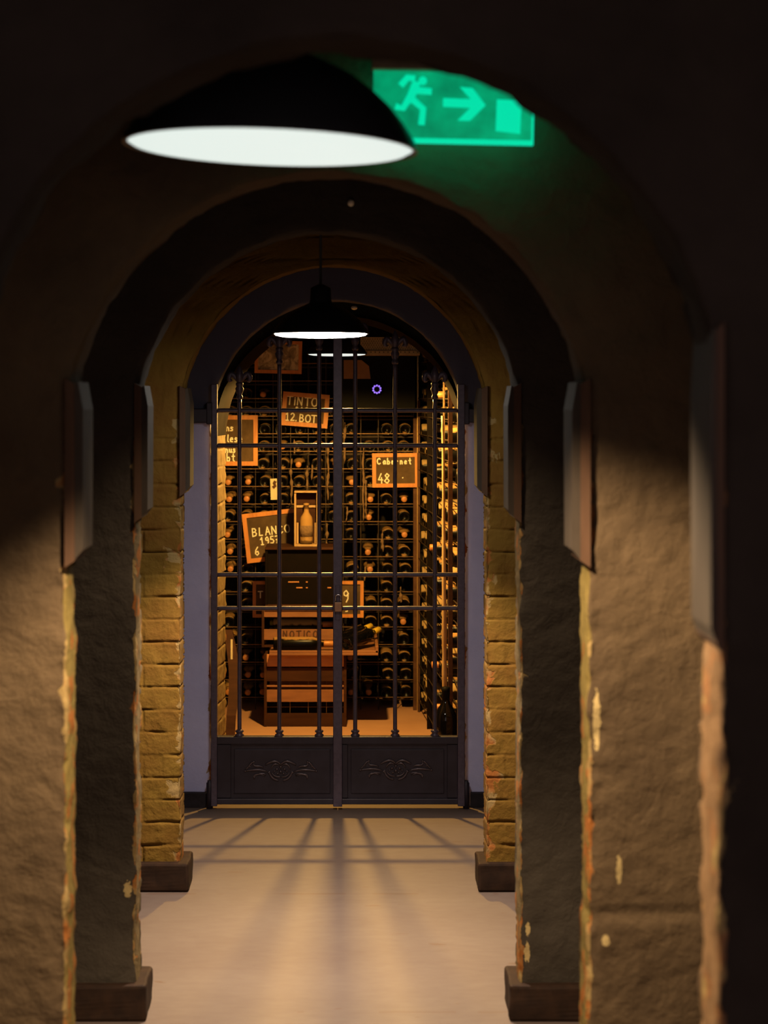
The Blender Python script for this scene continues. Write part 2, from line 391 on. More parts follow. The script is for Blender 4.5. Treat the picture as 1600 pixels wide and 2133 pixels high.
# brick lining behind the gate, narrowing slightly towards the cellar
def lining():
    bm = G(); L = bm.verts.layers.float_color.new('wear')
    def xe(y, s): k = (y-7.70)/.32; return (-.540+.028*k) if s < 0 else (.458-.004*k)
    zs = 1.46
    nz = 380; ny = 60
    for s in (-1, 1):
        g = []
        for i in range(nz+1):
            z = zs*i/nz; row = []
            for j in range(ny+1):
                y = 7.70+.32*j/ny
                h = brick_h(y-7.70, z, 0)*1.1+.0025*ns((0, y, z), 30, 4)
                e = math.exp(-min(8.02-y, 9)/.014)*.012*max(0, .4+ns((s, y, z), 22, 8))
                x = xe(y, s)-s*(h-e)
                v = bm.verts.new((x, y, z)); v[L] = (math.exp(-(8.02-y)/.02), 0, 1, 0); row.append(v)
            g.append(row)
        for a, b in zip(g, g[1:]):
            for k in range(ny): bm.faces.new((a[k], a[k+1], b[k+1], b[k]))
        # back return face
        ed = [r[-1] for r in g]
        ou = [bm.verts.new((s*1.0, 8.02, v.co.z)) for v in ed]
        for a, b, c_, d_ in zip(ed, ed[1:], ou[1:], ou): bm.faces.new((a, b, c_, d_))
    # segmental vault
    n = 60; rows = []
    for i in range(n+1):
        a = math.pi*i/n; row = []
        for j in range(9):
            y = 7.70+.32*j/8
            xl, xr = xe(y, -1), xe(y, 1); cx = (xl+xr)/2; r = (xr-xl)/2
            v = bm.verts.new((cx+r*math.cos(a)+.003*ns((a*3, y, 0), 9), y, zs+.97*r*math.sin(a)+.003*ns((a*3, y, 5), 9))); v[L] = (.2, 0, 1, 0); row.append(v)
        rows.append(row)
    for a, b in zip(rows, rows[1:]):
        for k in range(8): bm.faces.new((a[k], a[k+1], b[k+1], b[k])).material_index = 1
    bt = [r[-1] for r in rows]; ou = []
    for i in range(n+1):
        a = math.pi*i/n; c_, s_ = math.cos(a), math.sin(a)
        R = min(1.0/max(abs(c_), 1e-6), (2.5-zs)/max(s_, 1e-6))
        ou.append(bm.verts.new((c_*R, 8.02, zs+s_*R)))
    for a, b, c_, d_ in zip(bt, bt[1:], ou[1:], ou): bm.faces.new((a, b, c_, d_))
    return tag(obj('wall_gate_lining', bm, [M['lining'], M['vault_shade']], smooth=True), kind='structure')
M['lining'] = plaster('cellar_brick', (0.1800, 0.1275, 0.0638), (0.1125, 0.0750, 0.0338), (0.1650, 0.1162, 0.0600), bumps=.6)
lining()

def struct(name, fn, mat):
    bm = G(); fn(bm); return tag(obj(name, bm, mat), kind='structure')
struct('floor', lambda b: box(b, -2.2, 2.2, -1.6, 7.715, -.06, 0), M['floor'])
M['floor_c'] = basic('cellar_floor_paint', (.42, .235, .14), (.34, .18, .105), 3, .7, bs=.1, spec=.1)
struct('floor', lambda b: box(b, -1.12, 1.12, 7.715, 10.5, -.06, .0005), M['floor_c'])
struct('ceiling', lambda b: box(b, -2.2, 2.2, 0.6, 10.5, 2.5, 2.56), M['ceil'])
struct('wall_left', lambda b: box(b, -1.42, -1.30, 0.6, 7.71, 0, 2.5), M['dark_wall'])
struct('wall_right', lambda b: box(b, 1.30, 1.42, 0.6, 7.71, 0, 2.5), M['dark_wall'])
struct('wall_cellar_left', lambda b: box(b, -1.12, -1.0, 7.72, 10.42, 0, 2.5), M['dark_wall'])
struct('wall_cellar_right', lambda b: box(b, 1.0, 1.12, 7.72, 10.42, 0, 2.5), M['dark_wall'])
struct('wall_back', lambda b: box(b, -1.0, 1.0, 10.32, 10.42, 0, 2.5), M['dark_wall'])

# plinths of the piers
def plinth(name, d0, xe, side, t, h, out, mat):
    bm = G(); x0, x1 = sorted((xe-side*out, xe+side*.70))
    box(bm, x0, x1, d0-.028, d0+t+.03, 0, h, .008)
    bmesh.ops.subdivide_edges(bm, edges=[e for e in bm.edges if e.calc_length() > .04], cuts=6, use_grid_fill=True)
    for v in bm.verts:
        if v.co.z > .002: v.co += Vector((ns(v.co, 20, 2), ns(v.co, 20, 5), ns(v.co, 20, 9)*.5))*.004
    return tag(obj(name, bm, mat), kind='structure')
n_ = 0
for key in 'DABC':
    for side, X in ((-1, XL), (1, XR)):
        n_ += 1
        plinth(f'baseboard_{n_}', DD[key], X[key], side, .125, .094, .027, M['plinth'])
for side, xe in ((-1, -.56), (1, .48)):
    n_ += 1
    bm = G(); a, b_ = sorted((xe, side*1.29)); box(bm, a, b_, 7.565, 7.6, 0, .058, .003)
    tag(obj(f'baseboard_{n_}', bm, M['skirt']), kind='structure')

# protective boards at shoulder height on each jamb
n_ = 0
for key in 'DABC':
    for side, X in ((-1, XL), (1, XR)):
        n_ += 1; bm = G(); xe = X[key]; s = -side; th = .030 if key != 'D' else .012; zt = 0 if key != 'D' else .06
        d0 = DD[key]
        y0, y1 = d0-.012, d0+.14
        prism(bm, [(xe-s*.004, 1.292), (xe+s*th*.5, 1.305), (xe+s*th*.5, 1.645+zt), (xe-s*.004, 1.655+zt)], y0, y1, 0)
        prism(bm, [(xe+s*th*.5, 1.307), (xe+s*th, 1.325), (xe+s*(th+.001), 1.595+zt*.4), (xe+s*th*.72, 1.648+zt), (xe+s*th*.5, 1.645+zt)], y0+.004, y1-.004, 1)
        tag(obj(f'trim_{n_}', bm, [M['trim_b'], M['trim_w']]), kind='structure')

# ------------------------------------------------------------------ pendant lamps
def pendant(label, px, py, d, diam, cfg, tilt=0, bulge=.004, aim=0):
    c = P(px, py, d); R = diam/2
    t = thing('pendant_lamp', label, 'lamp', c, 'dark enamel pendant lamps')
    bm = G(); k = R/.135
    out = [(a*R, b*R) for a, b in ((1, 0), (.985, .05), (.955, .10), (.90, .18), (.81, .29), (.70, .39), (.55, .50), (.38, .58), (.24, .64), (.22, .70), (.21, .95), (.12, 1.0), (.03, 1.04))]
    inn = [(a*R, b*R) for a, b in ((.02, 1.03), (.19, .9), (.2, .66), (.52, .47), (.67, .36), (.78, .26), (.87, .16), (.93, .08), (.965, .03), (.97, 0))]
    lathe(bm, out+inn+[(R, 0)], 48)
    obj('shade', bm, M['shade'], t, True)
    bm = G(); lathe(bm, [(0, -bulge), (R*.5, -bulge*.93), (R*.8, -bulge*.65), (R*.93, -bulge*.3), (R*.965, .0035), (R*.965, .009), (0, .009)], 48)
    obj('diffuser', bm, emit('lamp_diffuser', (1, .93, .82) if cfg[4] > 5 else (.76, .85, .80), cfg[4]), t, True)
    bm = G(); tube(bm, [(0, 0, 1.02*R), (0, 0, 2.5-c.z)], .004); obj('cord', bm, M['cord'], t, True)
    bm = G(); lathe(bm, [(0, 2.46-c.z), (.03, 2.465-c.z), (.035, 2.499-c.z), (0, 2.499-c.z)], 20); obj('ceiling_rose', bm, M['shade'], t, True)
    l = bpy.data.lights.new('bulb', 'SPOT'); l.energy, l.color = cfg[0], cfg[1]
    l.spot_size = math.radians(cfg[2]); l.spot_blend = cfg[3]; l.shadow_soft_size = .03
    lo = bpy.data.objects.new('bulb', l); C.objects.link(lo); lo.parent = t; lo.location = (0, 0, -bulge-.006); lo.rotation_euler = (0, aim, 0)
    t.rotation_euler = (0, tilt, 0)
    return t
pendant('large black pendant lamp nearest the camera, glowing beside the green exit sign', 563, 309, 3.08, .474, LAMP_NEAR, .033, .004, -.17)
pendant('black pendant lamp hanging just in front of the iron gate arch', 668, 696, 5.66, .285, LAMP_MID, 0, .010)
pendant('small black pendant lamp inside the cellar, seen through the gate bars', 702, 738, 8.35, .262, LAMP_CELLAR, 0, .008)

# the bay between the second and third arches has its own ceiling spot, above the line of sight
l = bpy.data.lights.new('ceiling_spot', 'SPOT'); l.energy = 95; l.color = (1, .76, .5); l.spot_size = math.radians(88); l.spot_blend = .45; l.shadow_soft_size = .03
lo = bpy.data.objects.new('ceiling_spot', l); C.objects.link(lo); lo.location = (-.05, 4.38, 2.36)

# ------------------------------------------------------------------ exit sign
D = 3.60
t = thing('exit_sign', 'glowing green emergency exit sign with running figure and arrow, hung under the vault', 'sign', P(943, 298, D))
rt = P(943, 298, D)
def S(px, py, dy=0):
    p = P(px, py, D)-rt; return Vector((p.x, dy, p.z))
M['ex_bg'] = emit('exit_green', (0, .30, .125), 1.0)
m = M['ex_bg']; nt = m.node_tree; nn = noise_node(nt, 14, 3)
nt.links.new(ramp(nt, nn.outputs[0], [(.3, (0, .20, .085)), (.7, (0, .42, .18))]).outputs[0], nt.nodes['Principled BSDF'].inputs['Emission Color'])
M['ex_fg'] = emit('exit_symbol', (0, .74, .40), 1.0)
a, b_ = S(775, 150), S(1111, 296)
bm = G(); box(bm, a.x, b_.x, 0, .006, b_.z, a.z, .001); obj('panel', bm, M['ex_bg'], t)
bm = G(); box(bm, a.x, b_.x, -.003, .009, b_.z-.003, b_.z+.006, .001); obj('bottom_edge', bm, M['ex_fg'], t)
bm = G(); box(bm, a.x-.004, b_.x+.004, -.02, .026, a.z, a.z+.03, .003); obj('housing', bm, M['greymetal'], t)
bm = G(); box(bm, b_.x-.004, b_.x, -.001, .007, b_.z, a.z, .0005); obj('side_edge', bm, M['ex_fg'], t)
bm = G()
sr = 7*D/F
for path in ([(862, 166), (846, 164), (832, 181)], [(866, 190), (897, 192)], [(866, 172), (862, 190), (851, 210), (856, 214)],
             [(856, 208), (880, 228), (877, 262)], [(851, 205), (838, 228), (822, 224)]):
    tube(bm, [S(x, y, -.001) for x, y in path], sr, 8, .12)
tube(bm, [S(864, 176, -.001), S(853, 206, -.001)], sr*1.25, 8, .1)
hc = S(878, 170, -.002)
lathe(bm, [(0, -.0012), (sr*1.25, -.001), (sr*1.25, .001), (0, .001)], 20, 'Y', hc)
obj('running_figure', bm, M['ex_fg'], t)
bm = G()
prism(bm, [(S(x, y).x, S(x, y).z) for x, y in ((921, 205), (979, 206), (955, 181), (982, 183), (1010, 218), (978, 251), (952, 251), (978, 224), (921, 223))], -.002, 0)
obj('arrow', bm, M['ex_fg'], t)
bm = G(); prism(bm, [(S(x, y).x, S(x, y).z) for x, y in ((1033, 205), (1085, 207), (1083, 276), (1032, 271))], -.002, 0)
obj('door_symbol', bm, M['ex_fg'], t)
for x in (820, 1060):
    bm = G(); q = S(x, 150); tube(bm, [(q.x, .003, q.z+.03), (q.x, .003, 2.5-rt.z)], .003); obj('hanging_rod', bm, M['steel'], t)
l = bpy.data.lights.new('sign_light', 'AREA'); l.shape = 'RECTANGLE'; l.size = .28; l.size_y = .09; l.energy = .34; l.color = (.02, 1, .55)
lo = bpy.data.objects.new('sign_light', l); C.objects.link(lo); lo.parent = t; lo.location = (0, .012, .055); lo.rotation_euler = (math.pi/2, 0, 0)
t.rotation_euler = (0, .022, 0)

# small ceiling fixtures
def stud(px, py, d, r, label, w_=1.0):
    bm = G(); lathe(bm, [(0, -.014), (r*.7, -.012), (r, -.004), (r, .02), (0, .02)], 16, 'Y')
    for v in bm.verts: v.co.x *= w_
    o = obj('wall_stud', bm, M['studm'], None, True); o.location = P(px, py, d)
    return tag(o, label, 'stud')
M['studm'] = basic('pale_plastic', (.8, .7, .5), (.6, .5, .35), 30, .3, bs=0)
stud(731, 423, 4.99, .009, 'small round brass stud on the wall above the second arch')
stud(738, 641, 7.58, .008, 'tiny pale clip on the wall at the top of the gate arch', 1.6)

# ------------------------------------------------------------------ iron gate: two leaves
GD = 7.55
def gx(px): return (px-VX)*GD/F
def gz(py): return CZ+(VY-py)*GD/F
def finial():
    bm = G()
    lathe(bm, [(.0085, 0), (.013, .004), (.013, .012), (.009, .018), (.014, .03), (.017, .042), (.012, .052), (.015, .056), (.015, .064), (.011, .068)], 14)
    # centre petal
    lathe(bm, [(.010, .066), (.015, .08), (.017, .095), (.011, .115), (.004, .13), (0, .135)], 12)
    for s in (-1, 1):
        pts = bez((0, 0, .066), (s*.018, 0, .085), (s*.03, 0, .118), (s*.04, 0, .09), 8)+bez((s*.04, 0, .09), (s*.045, 0, .076), (s*.034, 0, .068), (s*.03, 0, .078), 5)[1:]
        tube(bm, pts, [.006, .007, .008, .009, .010, .010, .011, .011, .011, .010, .009, .008, .006, .005], 8, .7)
    return bm
fin_me = None
def gate_leaf(side):
    s0, s1 = (440, 703) if side < 0 else (704, 968)
    bars = (499, 582, 665) if side < 0 else (740, 823, 906)
    word = 'left' if side < 0 else 'right'
    root = thing('gate_leaf', f'dark iron gate leaf on the {word}, barred above a solid ornamented panel', 'gate', (gx((s0+s1)/2), GD, 0), 'wrought iron gate leaves')
    rx = root.location.x
    def X(px): return gx(px)-rx
    out = (s0, s0+13) if side < 0 else (s1-15, s1)
    inn = (s1-9, s1) if side < 0 else (s0, s0+9)
    bm = G(); box(bm, X(out[0]), X(out[1]), -.018, .018, .012, gz(800), .003); obj('hinge_stile', bm, M['iron'], root)
    bm = G(); box(bm, X(inn[0]), X(inn[1]), -.022, .018, .012, gz(700), .003); obj('lock_stile', bm, M['iron'], root)
    # bottom panel with mouldings
    bm = G(); px0, px1 = (out[1], inn[0]) if side < 0 else (inn[1], out[0])
    zt = gz(1533); zb = gz(1674)
    box(bm, X(px0)-.002, X(px1)+.002, -.004, .004, zb, zt)
    box(bm, X(px0)-.002, X(px1)+.002, -.018, .018, gz(1549), zt, .003)
    box(bm, X(px0)-.002, X(px1)+.002, -.018, .018, zb, gz(1662), .003)
    m0, m1 = (px0+35, px1-6) if side < 0 else (px0+18, px1-28)
    box(bm, X(m0), X(m1), -.009, -.004, gz(1652), gz(1560), .002)
    box(bm, X(px0)-.001, X(m0)-.012, -.012, -.003, gz(1662)+.001, gz(1549)-.001, .003)
    box(bm, X(m1)+.012, X(px1)+.001, -.012, -.003, gz(1662)+.001, gz(1549)-.001, .003)
    obj('bottom_panel', bm, M['iron2'], root)
    # cast ornament
    ocx = (585 if side < 0 else 824.5); ocy = 1604 if side < 0 else 1602
    def O(x, y, dy=-.012): return Vector((X(ocx+x), dy, gz(ocy+y)))
    bm = G()
    for s in (-1, 1):
        def Q(*p): return [O(s*x, y) for x, y in p]
        def b4(p, n=9): return bez(*Q(*p), n)
        T = lambda pts, r0, r1, n=7: tube(bm, pts, [r0+(r1-r0)*abs(2*i/(len(pts)-1)-1) for i in range(len(pts))], n, .9)
        T(b4([(0, -12), (8, -24), (20, -20), (32, -12)]), .0060, .003)      # upper hump
        T(b4([(2, -10), (9, -17), (17, -14), (20, -4)]), .0045, .002)
        T(b4([(24, 0), (22, 14), (12, 20), (4, 20)]), .0052, .003)          # lower cup
        T(b4([(18, 4), (16, 10), (10, 14), (0, 13)]), .004, .002)
        T(b4([(28, 2), (44, -4), (58, -2), (75, 1)]), .0048, .002)          # long stems
        T(b4([(30, 8), (42, 4), (52, 8), (56, 14)]), .004, .002)
        T(b4([(32, 12), (50, 2), (62, 10), (54, 18)]), .0038, .0015)
        T(b4([(36, -6), (44, -14), (58, -4), (56, -16)]), .0045, .002)
        T(b4([(56, -16), (60, -22), (66, -6), (74, -2)]), .004, .002)
        for x, y, r in ((56, -18, .0055), (74, 1, .005), (55, 14, .0045), (25, 4, .005), (64, -8, .004)):
            lathe(bm, [(0, -r), (r*.7, -r*.7), (r, 0), (r*.7, r*.7), (0, r)], 8, 'Y', O(s*x, y, -.011))
    for x, y, r in ((0, -8, .006), (-8, -3, .006), (8, -3, .006), (0, 2, .007), (-6, 6, .005), (6, 6, .005), (-13, 1, .0045), (13, 1, .0045)):
        lathe(bm, [(0, -r), (r*.7, -r*.7), (r, 0), (r*.7, r*.7), (0, r)], 8, 'Y', O(x, y, -.011))
    obj('panel_ornament', bm, M['iron_cast'], root, True)
    # horizontal bars
    for py in (855, 928, 1197, 1267):
        bm = G(); r = .0088; pts = []; rr = []
        xs0, xs1 = X(px0)-.002, X(px1)+.002; n = 60
        for i in range(n+1):
            x = xs0+(xs1-xs0)*i/n
            k = sum(math.exp(-((x-X(b))/.010)**2) for b in bars)
            pts.append((x, 0, gz(py)+.0012*ns((x, py, 0), 14))); rr.append(r*(1-.12*k+.05*ns((x, py, 3), 20)))
        tube(bm, pts, rr, 10); obj('horizontal_bar', bm, M['iron'], root, True)
    tips = {499: 820, 582: 733, 665: 704, 740: 704, 823: 733, 906: 820}
    for b in bars:
        bm = G(); zt2 = gz(tips[b]+(24 if b in (582, 823, 665, 740) else 10)); pts = []; rr = []
        n = 70; z0 = gz(1533)
        for i in range(n+1):
            z = z0+(zt2-z0)*i/n
            pts.append((X(b)+.0008*ns((b, 0, z), 9), -.001, z)); k = sum(math.exp(-((z-gz(q))/.009)**2) for q in (855, 928, 1197, 1267))
            rr.append(.0083*(1+.22*k+.05*ns((b, 1, z), 22)))
        tube(bm, pts, rr, 10)
        bo = obj('vertical_bar', bm, M['iron'], root, True)
        bm = G(); lathe(bm, [(.009, -.002), (.0175, 0), (.0175, .006), (.012, .0095), (.012, .013), (.0165, .016), (.0165, .022), (.009, .026)], 16)
        shift(bm, (X(b), 0, z0)); c_ = obj('bar_collar', bm, M['iron'], bo, True)
        bm = finial(); shift(bm, (X(b), 0, zt2-.004)); obj('fleur_finial', bm, M['iron'], bo, True)
    if side > 0:      # lock plate and keyhole
        bm = G(); box(bm, X(699), X(709), -.0315, -.0285, gz(1290), gz(1218), .002)
        obj('lock_plate', bm, M['iron'], root)
        bm = G(); box(bm, X(695), X(712.5), -.0285, -.0232, .013, gz(702), .001); obj('cover_strip', bm, M['iron'], root)
    # hinge knuckles
    hx = X(out[0])-.006 if side < 0 else X(out[1])+.006
    bm = G(); lathe(bm, [(0, 0), (.013, 0), (.013, .10), (.009, .104), (.009, .11), (0, .112)], 14); shift(bm, (hx, 0, .001)); obj('bottom_pivot', bm, M['iron2'], root, True)
    return root
gate_leaf(-1); gate_leaf(1)
for s, (a, b_), wd in ((-1, (396, 441), 'left'), (1, (967, 1004), 'right')):
    bm = G(); x0, x1 = gx(a), gx(b_)
    box(bm, x0, x1, -.02+GD, 7.6, gz(880), gz(851), .004)
    box(bm, (x1-.02 if s < 0 else x0), (x1+.004 if s < 0 else x0+.02), GD-.022, 7.6, gz(884), gz(838), .004)
    tag(obj('hinge_bracket', bm, M['iron2']), f'black iron hinge bracket fixed to the lavender wall on the {wd} of the gate', 'bracket')
# padlock
pt = thing('padlock', 'small brass padlock with steel shackle hanging at the meeting of the gate leaves', 'padlock', P(704.5, 1274, 7.50))
k = 7.5/F
bm = G(); box(bm, -8*k, 8*k, -.007, .007, 0, 20*k, .003); obj('lock_body', bm, M['padl'], pt)
bm = G(); pts = [(-5.5*k, 0, 19*k), (-5.5*k, 0, 30*k)]+[(-5.5*k*math.cos(a*math.pi/8), 0, 30*k+5.5*k*math.sin(a*math.pi/8)) for a in range(1, 8)]+[(5.5*k, 0, 30*k), (5.5*k, 0, 19*k)]
tube(bm, pts, .0028, 8); obj('shackle', bm, M['steel'], pt, True); pt.rotation_euler = (0, 0, 0)

# ------------------------------------------------------------------ bottles
ORD = 'first second third fourth fifth sixth seventh eighth ninth tenth eleventh twelfth thirteenth fourteenth fifteenth sixteenth seventeenth eighteenth nineteenth twentieth'.split()
BP = [(0, .018), (.014, .008), (.026, .0), (.031, .001), (.034, .006), (.034, .185), (.031, .203), (.022, .222), (.0145, .238), (.0128, .255), (.0125, .287), (.0145, .289), (.0145, .296), (0, .297)]
def bottle_meshes(mat, foilmat, n=16, scale=1.0):
    bm = G(); lathe(bm, [(r*scale, z*scale) for r, z in BP], n); me = obj('tmp', bm, mat, None, True)
    bm = G(); lathe(bm, [(.0135*scale, .248*scale), (.0152*scale, .252*scale), (.0152*scale, .299*scale), (.012*scale, .301*scale), (0, .301*scale)], n); mf = obj('tmp', bm, foilmat, None, True)
    a, b = me.data, mf.data
    bpy.data.objects.remove(me); bpy.data.objects.remove(mf); return a, b
MB = bottle_meshes(M['bottle'], M['foil'])
MB2 = bottle_meshes(M['bottle2'], M['foil'])
MB3 = bottle_meshes(M['glass_dark'], M['foil_y'])
def bottle(meshes, loc, axis, label, group, roll=0, foil=True, name='wine_bottle'):
    """loc = centre of the bottle's base, axis = direction from base to neck"""
    o = bpy.data.objects.new(name, meshes[0]); C.objects.link(o)
    q = Vector(axis).normalized().to_track_quat('Z', 'Y')
    o.rotation_mode = 'QUATERNION'; o.rotation_quaternion = q; o.location = loc
    tag(o, label, 'bottle', group)
    if foil:
        f = bpy.data.objects.new('foil_cap', meshes[1]); C.objects.link(f); f.parent = o
    return o
# ------------------------------------------------------------------ back wire rack
RD = 9.93
colsx = [459+36.6*i for i in range(12)]; rowsy = [940+36.6*k_ for k_ in range(-5, 15)]
rack = thing('wine_rack', 'tall wire wine rack covering the back wall of the cellar', 'wine rack', (P(660, 826, RD).x, RD, 0))
rx = rack.location.x
zr = [P(0, y, RD).z for y in rowsy]
xl_, xr_ = P(colsx[0], 0, RD).x-rx, P(colsx[-1], 0, RD).x-rx
for z in zr:
    bm = G()
    tube(bm, [(xl_, 0, z), (xr_, 0, z)], .0022, 6)
    for dy in (.05, .24): tube(bm, [(xl_, dy, z-.0185), (xr_, dy, z-.0185)], .003, 6, mi=1)
    obj('shelf_rod', bm, [M['rust'], M['wire_dark']], rack)
for x in colsx:
    X = P(x, 0, RD).x-rx
    bm = G(); tube(bm, [(X, .004, 0), (X, .004, zr[0]+.05)], .0022, 6); tube(bm, [(X, .30, 0), (X, .30, zr[0]+.05)], .003, 6)
    obj('upright_wire', bm, M['wire_dark'], rack)
bm = G(); X = P(866, 0, RD).x-rx; box(bm, X-.013, X+.013, -.02, .02, 0, P(0, 870, RD).z, .002); obj('end_post', bm, M['wood_d'], rack)
boards = [(587, 687, 817, 893), (430, 538, 864, 972), (775, 876, 942, 1017), (503, 640, 1060, 1178), (526, 758, 1208, 1290), (529, 631, 708, 780), (716, 866, 700, 850), (560, 582, 994, 1044)]
def covered(x, y, pad=16):
    return any(a-pad < x < b+pad and c-pad < y < d+pad for a, b, c, d in boards)
rowword = 0
for ri, (y, z) in enumerate(zip(rowsy, zr)):
    for ci in range(11):
        cxp = (colsx[ci]+colsx[ci+1])/2
        if ri < 2 and ci > 1: continue
        if ri == 2 and ci > 2: continue
        if ri == 3 and ci > 6: continue
        if 556 < cxp < 700 and y > 1150: continue
        if random.random() < .10 and ri > 3: continue
        j = random.uniform(-.007, .007)
        X = P(cxp, 0, RD).x + j; Z = z-.0155+.034+.001
        neck = (random.random() < (.8 if ci < 3 else .30))
        cov = covered(cxp, y-9)
        if neck and not cov:
            loc = (X, 10.235, Z+.001); ax = (random.uniform(-.02, .02), -1, random.uniform(-.01, .01)+.01)
            bottle(MB, loc, ax, f'dusty wine bottle neck out in back rack, {ORD[ri]} row down, {ORD[ci]} column from left', 'bottles lying in the back rack')
        else:
            loc = (X, 9.945+random.uniform(-.002, .02), Z); ax = (random.uniform(-.02, .02), 1, 0)
            bottle(MB, loc, ax, f'dusty wine bottle base out in back rack, {ORD[ri]} row down, {ORD[ci]} column from left', 'bottles lying in the back rack')
# ------------------------------------------------------------------ right hand rack, turned along the side wall
def side_pt(d): return Vector((.37+(9.95-d)*.0545, d, 0))
sr_ = thing('wine_rack', 'wine rack of posts and rods along the right side of the cellar', 'wine rack', side_pt(9.0))
ro = side_pt(9.0)
for z in zr:
    bm = G(); a, b_ = side_pt(9.90)-ro, side_pt(8.38)-ro
    tube(bm, [(a.x-.017, a.y, z), (b_.x-.017, b_.y, z)], .0022, 6)
    tube(bm, [(a.x+.05, a.y, z-.0185), (b_.x+.05, b_.y, z-.0185)], .003, 6)
    tube(bm, [(a.x+.24, a.y, z-.0185), (b_.x+.24, b_.y, z-.0185)], .003, 6)
    obj('shelf_rod', bm, M['wire_dark'], sr_)
for d, wx, mm, nm, zt in ((9.90, .004, 'brass', 'brass_strip', P(0, 717, 9.9).z), (9.36, .019, 'crate_black', 'wooden_post', 1.97), (8.60, .004, 'rust', 'thin_post', 1.93), (8.39, .010, 'wood_d', 'wooden_post', 1.95), (9.86, .006, 'wood_d', 'back_post', 1.6)):
    q = side_pt(d)-ro; bm = G(); box(bm, q.x-.022, q.x-.022+wx*2, q.y-.01, q.y+.01, 0, zt, .001)
    obj(nm, bm, M[mm], sr_)
for si, d in enumerate((9.77, 9.66, 9.55, 9.45, 9.24, 9.14, 9.04, 8.94, 8.84, 8.73, 8.51)):
    for ri, z in enumerate(zr):
        if random.random() < (.10 if d > 9.4 else .6): continue
        if ri > 15 and d < 8.6: continue
        q = side_pt(d); out = random.uniform(-.014, .0) if d > 9.4 else random.uniform(-.010, .04)
        mt = MB2 if d > 9.4 or random.random() < .2 else MB
        neck = random.random() < .08 and d < 9.3
        Z = z-.0155+.034+.001
        wd = 'neck' if neck else 'base'
        lab = f'dusty wine bottle {wd} out in right rack, {ORD[ri]} row down, {ORD[si]} from back'
        if neck: bottle(mt, (q.x+.27, d, Z), (-1, random.uniform(-.03, .03), 0), lab, 'bottles lying in the right rack')
        else: bottle(mt, (q.x+out, d, Z), (1, random.uniform(-.04, .04), 0), lab, 'bottles lying in the right rack')
# rough pale wooden pole in front of the side rack
bm = G(); pts = []; rr = []
for i in range(41):
    z = P(0, 866, 8.345).z*i/40; x = P(922+5*(1-i/40)**.6, 0, 8.345).x
    pts.append((x+.003*ns((0, 0, z), 7), 8.345, z)); rr.append(.0108*(1+.18*ns((1, 0, z), 11))*(.62 if i > 30 else .62+.38*min(1, (30-i)/12)))
tube(bm, pts, rr, 9)
tag(obj('wooden_pole', bm, M['wood_p'], None, True), 'rough pale wooden pole standing upright before the right rack, behind the large bottle', 'pole')

# large dark bottle on the floor
bt = thing('magnum_bottle', 'large glossy dark bottle standing on the floor at the lower right behind the gate', 'bottle', P(926, 0, 8.3)*Vector((1, 1, 0)) if False else Vector((P(928, 0, 8.3).x, 8.27, 0)))
bm = G(); prof = [(0, .01), (.03, 0), (.044, .003), (.049, .012), (.050, .22), (.047, .25), (.036, .275), (.021, .297), (.0150, .318), (.014, .352), (.0165, .354), (.0165, .366), (0, .367)]
lathe(bm, prof, 32); obj('bottle_body', bm, M['glass_dark'], bt, True)
bm = G(); lathe(bm, [(.0152, .31), (.0165, .312), (.0178, .353), (.0178, .369), (0, .370)], 24); obj('foil_cap', bm, M['black'], bt, True)

